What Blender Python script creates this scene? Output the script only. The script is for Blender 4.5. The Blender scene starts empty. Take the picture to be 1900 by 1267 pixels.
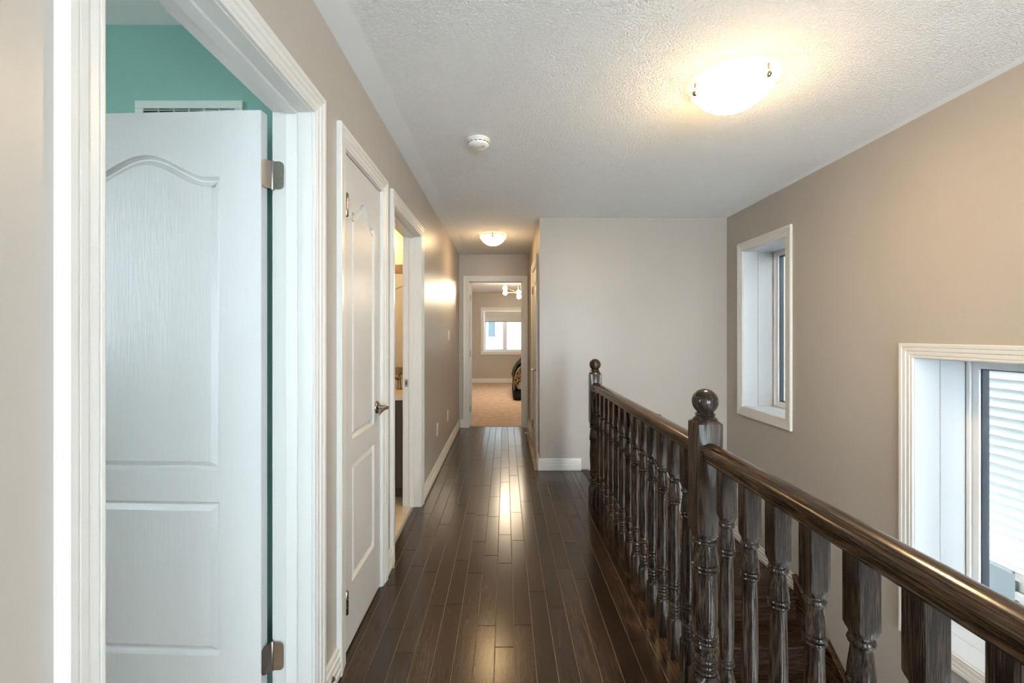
import bpy, bmesh, math, random
from mathutils import Vector, Matrix

S = bpy.context.scene
C = S.collection
R = math.radians
PI = math.pi

# ------------------------------------------------------------------ camera
cam_d = bpy.data.cameras.new('camera')
cam = bpy.data.objects.new('camera', cam_d)
C.objects.link(cam)
cam.location = (0, 0, 1.315)
cam.rotation_euler = (R(90), 0, 0)
cam_d.sensor_width = 36
cam_d.lens = 844 / 1900 * 36
cam_d.shift_x = 13 / 1900
cam_d.shift_y = -13.5 / 1900
cam_d.clip_start = 0.02
S.camera = cam

# ------------------------------------------------------------------ world (even overcast sky)
SKY = 8.0
w = bpy.data.worlds.new('overcast_sky')
S.world = w
w.use_nodes = True
bg = w.node_tree.nodes['Background']
bg.inputs[0].default_value = (0.82, 0.91, 1.0, 1)
bg.inputs[1].default_value = SKY

S.view_settings.view_transform = 'Standard'
S.view_settings.look = 'None'
S.view_settings.gamma = 1
S.view_settings.use_curve_mapping = False
S.view_settings.exposure = 1.62
S.cycles.max_bounces = 10
S.cycles.diffuse_bounces = 6
S.cycles.sample_clamp_indirect = 6.0

LAMP_HALL = 56.0      # warm dome lamps
LAMP_CORR = 25.0
LAMP_FILL = 8.0  # added lamp behind the camera, unseen, for fill
LAMP_BED = 84.0
LAMP_BATH = 26.0
WARM = (1.0, 0.68, 0.34)

# ------------------------------------------------------------------ materials
MATS = {}


def new_mat(name):
    m = bpy.data.materials.new(name)
    m.use_nodes = True
    n = m.node_tree.nodes
    return m, n, m.node_tree.links, n['Principled BSDF']


def mat(name, col, rough=0.5, metal=0.0, bump=0.0, bscale=200.0, stretch=(1, 1, 1), var=0.0, vscale=3.0, spec=0.5):
    """plain procedural material: slow colour mottling + fine relief"""
    if name in MATS:
        return MATS[name]
    m, n, l, b = new_mat(name)
    b.inputs['Base Color'].default_value = (*col, 1)
    b.inputs['Roughness'].default_value = rough
    b.inputs['Metallic'].default_value = metal
    b.inputs['Specular IOR Level'].default_value = spec
    if bump or var:
        tc = n.new('ShaderNodeTexCoord')
        mp = n.new('ShaderNodeMapping')
        mp.inputs['Scale'].default_value = stretch
        l.new(tc.outputs['Object'], mp.inputs[0])
    if var:
        ns = n.new('ShaderNodeTexNoise')
        ns.inputs['Scale'].default_value = vscale
        ns.inputs['Detail'].default_value = 4
        l.new(mp.outputs[0], ns.inputs[0])
        cr = n.new('ShaderNodeValToRGB')
        cr.color_ramp.elements[0].position = 0.3
        cr.color_ramp.elements[1].position = 0.7
        cr.color_ramp.elements[0].color = (*[c * (1 - var) for c in col], 1)
        cr.color_ramp.elements[1].color = (*[min(1, c * (1 + var)) for c in col], 1)
        l.new(ns.outputs[0], cr.inputs[0])
        l.new(cr.outputs[0], b.inputs['Base Color'])
    if bump:
        nb = n.new('ShaderNodeTexNoise')
        nb.inputs['Scale'].default_value = bscale
        nb.inputs['Detail'].default_value = 3
        l.new(mp.outputs[0], nb.inputs[0])
        bp = n.new('ShaderNodeBump')
        bp.inputs['Strength'].default_value = bump
        bp.inputs['Distance'].default_value = 0.002
        l.new(nb.outputs[0], bp.inputs['Height'])
        l.new(bp.outputs[0], b.inputs['Normal'])
    MATS[name] = m
    return m


def wood(name, dark, light, axis=2, rough=0.25, fine=90.0, along=3.0, contrast=(0.42, 0.66), tone=0.35, bump=0.25, coat=0.0, spec=0.5, figure=0.06):
    """oak: open grain drawn out along one axis of the piece, tone differs from piece to piece"""
    if name in MATS:
        return MATS[name]
    m, n, l, b = new_mat(name)
    tc = n.new('ShaderNodeTexCoord')
    oi = n.new('ShaderNodeObjectInfo')
    mul = n.new('ShaderNodeMath'); mul.operation = 'MULTIPLY'; mul.inputs[1].default_value = 37.0
    l.new(oi.outputs['Random'], mul.inputs[0])
    cmb = n.new('ShaderNodeCombineXYZ')
    for i in range(3):
        l.new(mul.outputs[0], cmb.inputs[i])
    add = n.new('ShaderNodeVectorMath'); add.operation = 'ADD'
    l.new(tc.outputs['Object'], add.inputs[0]); l.new(cmb.outputs[0], add.inputs[1])

    def scaled(s_across, s_along):
        mp = n.new('ShaderNodeMapping')
        sc = [s_across] * 3
        sc[axis] = s_along
        mp.inputs['Scale'].default_value = sc
        l.new(add.outputs[0], mp.inputs[0])
        return mp
    # cathedral figure bends the grain
    big = n.new('ShaderNodeTexNoise'); big.inputs['Scale'].default_value = 1.0
    l.new(scaled(14, 1.6).outputs[0], big.inputs[0])
    wav = n.new('ShaderNodeMath'); wav.operation = 'MULTIPLY_ADD'
    wav.inputs[1].default_value = 46.0; wav.inputs[2].default_value = 0
    l.new(big.outputs[0], wav.inputs[0])
    sn = n.new('ShaderNodeMath'); sn.operation = 'SINE'
    l.new(wav.outputs[0], sn.inputs[0])
    g = n.new('ShaderNodeTexNoise'); g.inputs['Scale'].default_value = 1.0; g.inputs['Detail'].default_value = 5
    g.inputs['Roughness'].default_value = 0.65
    l.new(scaled(fine * 2.2, along * 4).outputs[0], g.inputs[0])
    mixv = n.new('ShaderNodeMath'); mixv.operation = 'MULTIPLY_ADD'
    mixv.inputs[1].default_value = figure
    l.new(sn.outputs[0], mixv.inputs[0]); l.new(g.outputs[0], mixv.inputs[2])
    cr = n.new('ShaderNodeValToRGB')
    cr.color_ramp.elements[0].position = contrast[0]
    cr.color_ramp.elements[1].position = contrast[1]
    cr.color_ramp.elements[0].color = (*dark, 1)
    cr.color_ramp.elements[1].color = (*light, 1)
    l.new(mixv.outputs[0], cr.inputs[0])
    hsv = n.new('ShaderNodeHueSaturation')
    mr = n.new('ShaderNodeMapRange')
    mr.inputs['To Min'].default_value = 1 - tone
    mr.inputs['To Max'].default_value = 1 + tone
    l.new(oi.outputs['Random'], mr.inputs[0])
    l.new(mr.outputs[0], hsv.inputs['Value'])
    l.new(cr.outputs[0], hsv.inputs['Color'])
    l.new(hsv.outputs[0], b.inputs['Base Color'])
    b.inputs['Roughness'].default_value = rough
    b.inputs['Specular IOR Level'].default_value = spec
    b.inputs['Coat Weight'].default_value = coat
    b.inputs['Coat Roughness'].default_value = 0.12
    if bump:
        bp = n.new('ShaderNodeBump')
        bp.inputs['Strength'].default_value = bump
        bp.inputs['Distance'].default_value = 0.001
        l.new(g.outputs[0], bp.inputs['Height'])
        l.new(bp.outputs[0], b.inputs['Normal'])
    MATS[name] = m
    return m


def emit(name, col, strength):
    m, n, l, b = new_mat(name)
    b.inputs['Base Color'].default_value = (0.9, 0.9, 0.88, 1)
    b.inputs['Emission Color'].default_value = (*col, 1)
    b.inputs['Emission Strength'].default_value = strength
    b.inputs['Roughness'].default_value = 0.3
    MATS[name] = m
    return m


def glass_mat():
    m = bpy.data.materials.new('window_glass')
    m.use_nodes = True
    n, l = m.node_tree.nodes, m.node_tree.links
    n.clear()
    out = n.new('ShaderNodeOutputMaterial')
    tr = n.new('ShaderNodeBsdfTransparent'); tr.inputs[0].default_value = (0.93, 0.96, 0.96, 1)
    gl = n.new('ShaderNodeBsdfGlossy'); gl.inputs['Roughness'].default_value = 0.02
    lw = n.new('ShaderNodeLayerWeight'); lw.inputs[0].default_value = 0.5
    pw = n.new('ShaderNodeMath'); pw.operation = 'POWER'; pw.inputs[1].default_value = 5.0
    fr = n.new('ShaderNodeMath'); fr.operation = 'MULTIPLY_ADD'; fr.inputs[1].default_value = 0.7; fr.inputs[2].default_value = 0.04
    l.new(lw.outputs['Facing'], pw.inputs[0]); l.new(pw.outputs[0], fr.inputs[0])
    mx = n.new('ShaderNodeMixShader')
    l.new(fr.outputs[0], mx.inputs[0]); l.new(tr.outputs[0], mx.inputs[1]); l.new(gl.outputs[0], mx.inputs[2])
    l.new(mx.outputs[0], out.inputs[0])
    return m


def ceiling_mat():
    """stippled plaster with a smooth painted border along the hall's left wall"""
    m, n, l, b = new_mat('stipple_ceiling')
    b.inputs['Roughness'].default_value = 0.9
    tc = n.new('ShaderNodeTexCoord')
    sep = n.new('ShaderNodeSeparateXYZ'); l.new(tc.outputs['Object'], sep.inputs[0])
    mk = n.new('ShaderNodeMapRange'); mk.clamp = True
    mk.inputs['From Min'].default_value = -0.535; mk.inputs['From Max'].default_value = -0.515
    l.new(sep.outputs[0], mk.inputs[0])
    mk2 = n.new('ShaderNodeMapRange'); mk2.clamp = True
    mk2.inputs['From Min'].default_value = 2.10; mk2.inputs['From Max'].default_value = 2.08
    l.new(sep.outputs[0], mk2.inputs[0])
    mm = n.new('ShaderNodeMath'); mm.operation = 'MULTIPLY'
    l.new(mk.outputs[0], mm.inputs[0]); l.new(mk2.outputs[0], mm.inputs[1])
    n1 = n.new('ShaderNodeTexNoise'); n1.inputs['Scale'].default_value = 105; n1.inputs['Detail'].default_value = 2.5
    n1.inputs['Roughness'].default_value = 0.6
    l.new(tc.outputs['Object'], n1.inputs[0])
    cr = n.new('ShaderNodeValToRGB')
    cr.color_ramp.elements[0].position = 0.42; cr.color_ramp.elements[1].position = 0.62
    l.new(n1.outputs[0], cr.inputs[0])
    hh = n.new('ShaderNodeMath'); hh.operation = 'MULTIPLY'
    l.new(cr.outputs[0], hh.inputs[0]); l.new(mm.outputs[0], hh.inputs[1])
    bp = n.new('ShaderNodeBump'); bp.inputs['Strength'].default_value = 0.8; bp.inputs['Distance'].default_value = 0.005
    l.new(hh.outputs[0], bp.inputs['Height']); l.new(bp.outputs[0], b.inputs['Normal'])
    b.inputs['Base Color'].default_value = (0.88, 0.88, 0.88, 1)
    return m


M_WALL = mat('taupe_wall_paint', (0.42, 0.378, 0.335), 0.36, bump=0.06, bscale=260, var=0.02, vscale=2, spec=0.4)
M_GREEN = mat('green_wall_paint', (0.23, 0.44, 0.38), 0.42, bump=0.05, bscale=260, var=0.02)
M_BATHWALL = mat('cream_wall_paint', (0.62, 0.53, 0.38), 0.5, var=0.02)
M_TRIM = mat('white_trim_paint', (0.655, 0.645, 0.62), 0.3, var=0.008, vscale=2)
M_DOOR = mat('white_door_paint', (0.58, 0.575, 0.565), 0.36, bump=0.35, bscale=9, stretch=(26, 26, 1.2))
M_VINYL = mat('white_vinyl', (0.84, 0.86, 0.88), 0.3, var=0.01)
M_JAMB = mat('white_jamb_paint', (0.58, 0.59, 0.60), 0.3, var=0.008, vscale=2)
M_GASKET = mat('black_gasket', (0.03, 0.035, 0.045), 0.4, var=0.1)
M_STEEL = mat('brushed_nickel', (0.42, 0.38, 0.34), 0.3, 1.0, bump=0.1, bscale=300, stretch=(1, 1, 8))
M_BRONZE = mat('dark_nickel', (0.30, 0.25, 0.20), 0.25, 1.0, var=0.1)
M_BRASS = mat('brass', (0.75, 0.48, 0.20), 0.22, 1.0, var=0.05)
M_CEIL = ceiling_mat()
M_GLASS = glass_mat()
M_OAK = wood('dark_oak_upright', (0.015, 0.0100, 0.0077), (0.105, 0.070, 0.051), 2, 0.15, fine=190, tone=0.3, contrast=(0.46, 0.70), spec=0.33, bump=0.10, figure=0.045)
M_OAKY = wood('dark_oak_rail', (0.018, 0.0105, 0.007), (0.15, 0.085, 0.048), 1, 0.17, fine=170, spec=0.35, bump=0.12, figure=0.045, tone=0.1, contrast=(0.42, 0.74))
M_OAKX = wood('dark_oak_tread', (0.014, 0.008, 0.006), (0.06, 0.034, 0.022), 0, 0.22, tone=0.2, fine=150, figure=0.04, spec=0.3)
M_PLANK = wood('dark_oak_plank', (0.020, 0.0114, 0.0072), (0.060, 0.0345, 0.0215), 1, 0.21, fine=90, along=2.2, tone=0.32, bump=0.04,
               contrast=(0.36, 0.74))
M_SUB = mat('plank_joint', (0.30, 0.23, 0.17), 0.6, var=0.1)
M_CARPET = mat('beige_carpet', (0.50, 0.37, 0.28), 0.95, bump=0.9, bscale=180, var=0.14, vscale=9)
M_TILE = mat('cream_tile', (0.62, 0.54, 0.42), 0.3, var=0.05)
M_SIDING = mat('white_siding', (0.53, 0.55, 0.56), 0.5, bump=0.05, bscale=60, var=0.015)
M_BRICK = mat('grey_brick', (0.42, 0.38, 0.36), 0.85, bump=0.6, bscale=60, var=0.12, vscale=20)
M_MORTAR = mat('mortar', (0.45, 0.44, 0.42), 0.9, bump=0.4, bscale=120, var=0.08)
M_DARKGLASS = mat('dark_window_pane', (0.10, 0.13, 0.15), 0.12, var=0.05)
M_ROOF = mat('grey_shingle', (0.12, 0.12, 0.12), 0.9, bump=0.6, bscale=40, var=0.15)
M_GROUND = mat('gravel', (0.70, 0.69, 0.67), 0.95, bump=0.8, bscale=60, var=0.2)  # unseen ground, paled so it bounces daylight onto the ceiling
M_PLASTIC = mat('white_plastic', (0.80, 0.80, 0.77), 0.35, var=0.01)
M_DARK = mat('dark_slot', (0.03, 0.03, 0.03), 0.6, var=0.1)
M_CAB = mat('dark_grey_cabinet', (0.055, 0.047, 0.042), 0.35, var=0.05)
M_STONE = mat('speckled_counter', (0.62, 0.56, 0.48), 0.2, var=0.2, vscale=160)
M_MIRROR = mat('mirror_glass', (0.9, 0.9, 0.88), 0.02, 1.0, var=0.002)
M_FRAMEWOOD = mat('brown_mirror_frame', (0.24, 0.17, 0.11), 0.4, var=0.1, vscale=12)
M_SHADE = mat('blind_fabric', (0.72, 0.74, 0.76), 0.8, bump=0.3, bscale=120, stretch=(1, 1, 6), var=0.02)
M_BLACKCLOTH = mat('black_cloth', (0.012, 0.012, 0.015), 0.8, bump=0.3, bscale=300, var=0.1)


def print_mat():
    """black and gold blotched print"""
    m, n, l, b = new_mat('gold_black_print')
    tc = n.new('ShaderNodeTexCoord')
    v = n.new('ShaderNodeTexNoise'); v.inputs['Scale'].default_value = 16; v.inputs['Detail'].default_value = 2
    l.new(tc.outputs['Object'], v.inputs[0])
    cr = n.new('ShaderNodeValToRGB'); cr.color_ramp.interpolation = 'CONSTANT'
    cr.color_ramp.elements[0].color = (0.015, 0.013, 0.012, 1)
    e = cr.color_ramp.elements.new(0.44); e.color = (0.35, 0.20, 0.09, 1)
    e = cr.color_ramp.elements.new(0.50); e.color = (0.62, 0.47, 0.30, 1)
    cr.color_ramp.elements[-1].position = 0.60; cr.color_ramp.elements[-1].color = (0.02, 0.018, 0.016, 1)
    l.new(v.outputs[0], cr.inputs[0]); l.new(cr.outputs[0], b.inputs['Base Color'])
    b.inputs['Roughness'].default_value = 0.7
    return m


M_PRINT = print_mat()

def dome_mat(name, col, strength):
    """frosted glass lit from its middle: brightest below the bulb, dimmer towards the rim"""
    m = emit(name, col, strength)
    n, l = m.node_tree.nodes, m.node_tree.links
    tc = n.new('ShaderNodeTexCoord'); sp_ = n.new('ShaderNodeSeparateXYZ')
    l.new(tc.outputs['Object'], sp_.inputs[0])
    mr = n.new('ShaderNodeMapRange')
    mr.inputs['From Min'].default_value = -0.03; mr.inputs['From Max'].default_value = -0.12
    mr.inputs['To Min'].default_value = strength * 0.08; mr.inputs['To Max'].default_value = strength
    l.new(sp_.outputs[2], mr.inputs[0]); l.new(mr.outputs[0], n['Principled BSDF'].inputs['Emission Strength'])
    return m


M_DOME = dome_mat('lit_opal_glass', WARM, LAMP_HALL)
M_DOME_C = dome_mat('lit_opal_glass_corridor', WARM, LAMP_CORR)
M_DOME_FILL = dome_mat('lit_opal_glass_fill', (1.0, 0.86, 0.68), LAMP_FILL)  # glass of the added fill lamp
M_GLOBE = emit('lit_globe', (1.0, 0.82, 0.58), LAMP_BED)
M_BATHLAMP = emit('lit_bath_shade', (1.0, 0.72, 0.38), LAMP_BATH)

# ------------------------------------------------------------------ helpers


def link(name, me, m=None, parent=None, smooth=None):
    o = bpy.data.objects.new(name, me)
    C.objects.link(o)
    if m is not None and not me.materials:
        me.materials.append(m)
    if parent is not None:
        o.parent = parent
    if smooth is not None:
        me.polygons.foreach_set('use_smooth', [True] * len(me.polygons))
        me.set_sharp_from_angle(angle=R(smooth))
    return o


def obj(name, bm, m=None, parent=None, smooth=None, recalc=True):
    if recalc:
        bmesh.ops.recalc_face_normals(bm, faces=bm.faces)
    me = bpy.data.meshes.new(name)
    bm.to_mesh(me)
    bm.free()
    return link(name, me, m, parent, smooth)


def tag(o, label, cat=None, group=None, kind=None):
    o['label'] = label
    if cat:
        o['category'] = cat
    if group:
        o['group'] = group
    if kind:
        o['kind'] = kind
    return o


def empty(name, loc=(0, 0, 0), rotz=0.0):
    o = bpy.data.objects.new(name, None)
    o.empty_display_size = 0.1
    C.objects.link(o)
    o.location = loc
    o.rotation_euler = (0, 0, rotz)
    return o


def box(bm, x0, x1, y0, y1, z0, z1, bev=0.0):
    g = bmesh.ops.create_cube(bm, size=1)
    vs = g['verts']
    for v in vs:
        v.co = Vector(((x0 + x1) / 2 + v.co.x * (x1 - x0), (y0 + y1) / 2 + v.co.y * (y1 - y0), (z0 + z1) / 2 + v.co.z * (z1 - z0)))
    if bev:
        es = list({e for v in vs for e in v.link_edges})
        bmesh.ops.bevel(bm, geom=es, offset=bev, segments=2, profile=0.5, affect='EDGES')
    return bm


def bx(x0, x1, y0, y1, z0, z1, bev=0.0):
    return box(bmesh.new(), x0, x1, y0, y1, z0, z1, bev)


def lathe(bm, prof, seg=24, cx=0.0, cy=0.0, close=True):
    """prof: list of (radius, z)"""
    rings = []
    for r, z in prof:
        if r < 1e-5:
            rings.append([bm.verts.new((cx, cy, z))])
        else:
            rings.append([bm.verts.new((cx + r * math.cos(2 * PI * i / seg), cy + r * math.sin(2 * PI * i / seg), z)) for i in range(seg)])
    for a, b in zip(rings, rings[1:]):
        if len(a) == 1 and len(b) == 1:
            continue
        for i in range(seg):
            j = (i + 1) % seg
            if len(a) == 1:
                bm.faces.new((a[0], b[j], b[i]))
            elif len(b) == 1:
                bm.faces.new((a[i], a[j], b[0]))
            else:
                bm.faces.new((a[i], a[j], b[j], b[i]))
    if close:
        for rg in (rings[0], rings[-1]):
            if len(rg) > 2:
                bm.faces.new(rg)
    return bm


def tube(bm, pts, r, seg=10):
    """round bar along points"""
    pts = [Vector(p) for p in pts]
    rings = []
    for i, p in enumerate(pts):
        d = (pts[min(i + 1, len(pts) - 1)] - pts[max(i - 1, 0)]).normalized()
        up = Vector((0, 0, 1)) if abs(d.z) < 0.9 else Vector((1, 0, 0))
        a = d.cross(up).normalized()
        b = d.cross(a).normalized()
        rr = r[i] if isinstance(r, (list, tuple)) else r
        rings.append([bm.verts.new(p + a * rr * math.cos(2 * PI * k / seg) + b * rr * math.sin(2 * PI * k / seg)) for k in range(seg)])
    for A, B in zip(rings, rings[1:]):
        for k in range(seg):
            j = (k + 1) % seg
            bm.faces.new((A[k], A[j], B[j], B[k]))
    bm.faces.new(rings[0])
    bm.faces.new(rings[-1])
    return bm


def grid_wall(ucuts, vcuts, holes, f0, f1):
    """solid slab with rectangular openings; f0/f1(u, v) give the two faces' world points"""
    us = sorted(set(ucuts + [h[0] for h in holes] + [h[1] for h in holes]))
    vs = sorted(set(vcuts + [h[2] for h in holes] + [h[3] for h in holes]))

    def solid(i, j):
        if i < 0 or j < 0 or i >= len(us) - 1 or j >= len(vs) - 1:
            return False
        u, v = (us[i] + us[i + 1]) / 2, (vs[j] + vs[j + 1]) / 2
        return not any(h[0] < u < h[1] and h[2] < v < h[3] for h in holes)
    bm = bmesh.new()
    cache = {}

    def V(k, i, j):
        if (k, i, j) not in cache:
            cache[k, i, j] = bm.verts.new((f0, f1)[k](us[i], vs[j]))
        return cache[k, i, j]
    for i in range(len(us) - 1):
        for j in range(len(vs) - 1):
            if not solid(i, j):
                continue
            for k in (0, 1):
                bm.faces.new((V(k, i, j), V(k, i + 1, j), V(k, i + 1, j + 1), V(k, i, j + 1)))
            for di, dj, a, b in ((-1, 0, (i, j), (i, j + 1)), (1, 0, (i + 1, j), (i + 1, j + 1)), (0, -1, (i, j), (i + 1, j)), (0, 1, (i, j + 1), (i + 1, j + 1))):
                if not solid(i + di, j + dj):
                    bm.faces.new((V(0, *a), V(0, *b), V(1, *b), V(1, *a)))
    return bm


def wallY(name, x0, x1, y0, y1, z0, z1, holes=(), m=None, label=''):
    """wall running along Y between x0 and x1"""
    o = obj(name, grid_wall([y0, y1], [z0, z1], list(holes), lambda u, v: (x0, u, v), lambda u, v: (x1, u, v)), m or M_WALL)
    return tag(o, label, kind='structure')


def wallX(name, y0, y1, x0, x1, z0, z1, holes=(), m=None, label=''):
    o = obj(name, grid_wall([x0, x1], [z0, z1], list(holes), lambda u, v: (u, y0, v), lambda u, v: (u, y1, v)), m or M_WALL)
    return tag(o, label, kind='structure')


class Plane:
    """local frame of a wall face: u along it, v up, w out of it into the room"""
    def __init__(s, kind, pos, sgn):
        s.kind, s.pos, s.sgn = kind, pos, sgn

    def __call__(s, u, v, w):
        if s.kind == 'X':
            return Vector((s.pos + s.sgn * w, u, v))
        return Vector((u, s.pos + s.sgn * w, v))


def pbox(bm, P, u0, u1, v0, v1, w0, w1, bev=0.0):
    a, b = P(u0, v0, w0), P(u1, v1, w1)
    return box(bm, min(a.x, b.x), max(a.x, b.x), min(a.y, b.y), max(a.y, b.y), min(a.z, b.z), max(a.z, b.z), bev)


def sweep_seg(P, p, q, tp, tq, prof):
    """one mitred moulding length from p to q (u,v); tp/tq = outward mitre vectors; prof = [(offset outward, thickness)]"""
    bm = bmesh.new()
    A = [bm.verts.new(P(p[0] + tp[0] * o, p[1] + tp[1] * o, t)) for o, t in prof]
    B = [bm.verts.new(P(q[0] + tq[0] * o, q[1] + tq[1] * o, t)) for o, t in prof]
    n = len(prof)
    for i in range(n):
        j = (i + 1) % n
        bm.faces.new((A[i], A[j], B[j], B[i]))
    bm.faces.new(A)
    bm.faces.new(B)
    return bm


CASING = [(0.004, 0.0), (0.004, 0.009), (0.007, 0.0105), (0.013, 0.0105), (0.016, 0.0085), (0.020, 0.0125), (0.034, 0.0125), (0.037, 0.011),
          (0.041, 0.0155), (0.054, 0.0165), (0.057, 0.0145), (0.061, 0.019), (0.074, 0.020), (0.079, 0.0175), (0.079, 0.0)]
BASE = [(0.0, 0.0), (0.0, 0.014), (0.010, 0.018), (0.028, 0.018), (0.032, 0.0130), (0.037, 0.0125), (0.041, 0.0170), (0.058, 0.0165), (0.062, 0.0115),
        (0.067, 0.0110), (0.071, 0.0150), (0.086, 0.0145), (0.090, 0.0090), (0.095, 0.0085), (0.099, 0.0120), (0.110, 0.0100), (0.116, 0.004), (0.116, 0.0)]


def door_trim(name, P, u0, u1, vh, depth, label, stop=None, far_side=True, material=None):
    """casing round a doorway, the jambs through the wall and the stops; u0<u1 clear opening"""
    m = material or M_TRIM
    t = empty(name, P((u0 + u1) / 2, 0, 0))
    tag(t, label, kind='structure')
    inv = Matrix.Translation(-Vector(t.location))

    def part(nm, bm, mm=m):
        bm.transform(inv)
        return obj(nm, bm, mm, t)
    part('casing', sweep_seg(P, (u0, 0), (u0, vh), (-1, 0), (-1, 1), CASING))
    part('casing', sweep_seg(P, (u0, vh), (u1, vh), (-1, 1), (1, 1), CASING))
    part('casing', sweep_seg(P, (u1, vh), (u1, 0), (1, 1), (1, 0), CASING))
    part('jamb', pbox(bmesh.new(), P, u0 - 0.018, u0, 0, vh + 0.018, -depth, 0.0, 0.001))
    part('jamb', pbox(bmesh.new(), P, u1, u1 + 0.018, 0, vh + 0.018, -depth, 0.0, 0.001))
    part('jamb', pbox(bmesh.new(), P, u0, u1, vh, vh + 0.018, -depth, 0.0, 0.001))
    if stop is not None:
        s0, s1 = stop
        part('door_stop_strip', pbox(bmesh.new(), P, u0, u0 + 0.010, 0, vh, s0, s1, 0.002))
        part('door_stop_strip', pbox(bmesh.new(), P, u1 - 0.010, u1, 0, vh, s0, s1, 0.002))
        part('door_stop_strip', pbox(bmesh.new(), P, u0 + 0.010, u1 - 0.010, vh - 0.010, vh, s0, s1, 0.002))
    if far_side:
        Q = Plane(P.kind, P.pos - P.sgn * depth, -P.sgn)
        part('casing', sweep_seg(Q, (u0, 0), (u0, vh), (-1, 0), (-1, 1), CASING))
        part('casing', sweep_seg(Q, (u0, vh), (u1, vh), (-1, 1), (1, 1), CASING))
        part('casing', sweep_seg(Q, (u1, vh), (u1, 0), (1, 1), (1, 0), CASING))
    return t


def inset(poly, d):
    """offset a ccw polygon inward with mitred corners"""
    n = len(poly)
    out = []
    for i in range(n):
        a, b, c = Vector(poly[i - 1]), Vector(poly[i]), Vector(poly[(i + 1) % n])
        d1, d2 = (b - a).normalized(), (c - b).normalized()
        n1, n2 = Vector((-d1.y, d1.x)), Vector((-d2.y, d2.x))
        m = n1 + n2
        m = m / max(0.3, (1 + n1.dot(n2)))
        out.append((b.x + m.x * d, b.y + m.y * d))
    return out


def arch_panel(u0, u1, v0, vs, rise, seg=28):
    """ccw outline: flat base and sides, crown-arched top"""
    pts = [(u0, v0), (u1, v0), (u1, vs)]
    flat = 0.10
    for i in range(1, seg):
        s = i / seg
        u = u1 + (u0 - u1) * s
        q = min(max((s - flat) / (1 - 2 * flat), 0), 1)
        pts.append((u, vs + rise * (0.5 - 0.5 * math.cos(2 * PI * q)) ** 0.8))
    pts.append((u0, vs))
    return pts


RELIEF = [(0.0, 0.0), (0.004, -0.006), (0.010, -0.013), (0.014, -0.0135), (0.031, -0.003), (0.034, -0.0030)]


def door_leaf(name, W, H, parent=None, side=None):
    """moulded two-panel leaf, local: hinge edge at x=0, width along +x, face at y=0 looking to -y, thickness to +y"""
    T = 0.035
    side = side if side is not None else min(0.135, W * 0.19)
    bm = bmesh.new()
    outer = [(0, 0), (W, 0), (W, H), (0, H)]
    p_low = [(side, 0.25), (W - side, 0.25), (W - side, 0.755), (side, 0.755)]
    p_up = arch_panel(side, W - side, 0.855, H - 0.215, 0.075)

    def ring(poly, y):
        return [bm.verts.new((u, y, v)) for u, v in poly]

    def loop(vs):
        return [bm.edges.new((vs[i], vs[(i + 1) % len(vs)])) for i in range(len(vs))]
    o = ring(outer, 0)
    es = loop(o)
    tops = []
    for p in (p_low, p_up):
        r = ring(p, 0)
        es += loop(r)
        tops.append((p, r))
    bmesh.ops.triangle_fill(bm, use_beauty=True, edges=es, normal=(0, -1, 0))
    for p, r in tops:
        prev = r
        for off, dep in RELIEF[1:]:
            cur = ring(inset(p, off), -dep)
            for i in range(len(cur)):
                j = (i + 1) % len(cur)
                bm.faces.new((prev[i], prev[j], cur[j], cur[i]))
            prev = cur
        bm.faces.new(prev)
    b = ring(outer, T)
    for i in range(4):
        j = (i + 1) % 4
        bm.faces.new((o[i], o[j], b[j], b[i]))
    bm.faces.new(b)
    return obj(name, bm, M_DOOR, parent)


def hinge_open(parent, pin, zc, jamb_dir, leaf_dir, h=0.092):
    """butt hinge seen open: barrel and two rounded leaves with screws; directions are unit (x, y)"""
    hg = obj('hinge', lathe(bmesh.new(), [(0.0, zc - h / 2 - .004), (0.004, zc - h / 2 - .003), (0.0058, zc - h / 2), (0.0058, zc + h / 2), (0.004, zc + h / 2 + .003), (0, zc + h / 2 + .004)],
                            14, pin[0], pin[1]), M_STEEL, parent, 40)
    hg['label'] = 'brushed nickel butt hinge'
    for dr, nrm in (jamb_dir, leaf_dir):
        bm = bmesh.new()
        wd = 0.038
        pr = []
        rr = 0.014
        for (cu, cv, a0) in ((wd - rr, -h / 2 + rr, -90), (wd - rr, h / 2 - rr, 0)):
            for k in range(7):
                a = R(a0 + 15 * k)
                pr.append((cu + rr * math.cos(a), cv + rr * math.sin(a)))
        pr += [(0.004, h / 2), (0.004, -h / 2)]
        F = []
        for t in (0.0, 0.0022):
            F.append([bm.verts.new((pin[0] + dr[0] * u + nrm[0] * t, pin[1] + dr[1] * u + nrm[1] * t, zc + v)) for u, v in pr])
        bm.faces.new(F[0]); bm.faces.new(F[1])
        for i in range(len(pr)):
            j = (i + 1) % len(pr)
            bm.faces.new((F[0][i], F[0][j], F[1][j], F[1][i]))
        obj('hinge_leaf', bm, M_STEEL, hg)
        for su, sv in ((0.020, 0.033), (0.028, 0.0), (0.020, -0.033)):
            c = Vector((pin[0] + dr[0] * su + nrm[0] * .0022, pin[1] + dr[1] * su + nrm[1] * .0022, zc + sv))
            e = c + Vector((nrm[0], nrm[1], 0)) * 0.0012
            obj('screw', tube(bmesh.new(), [c, e], 0.0036, 10), M_STEEL, hg)
    return hg


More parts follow.
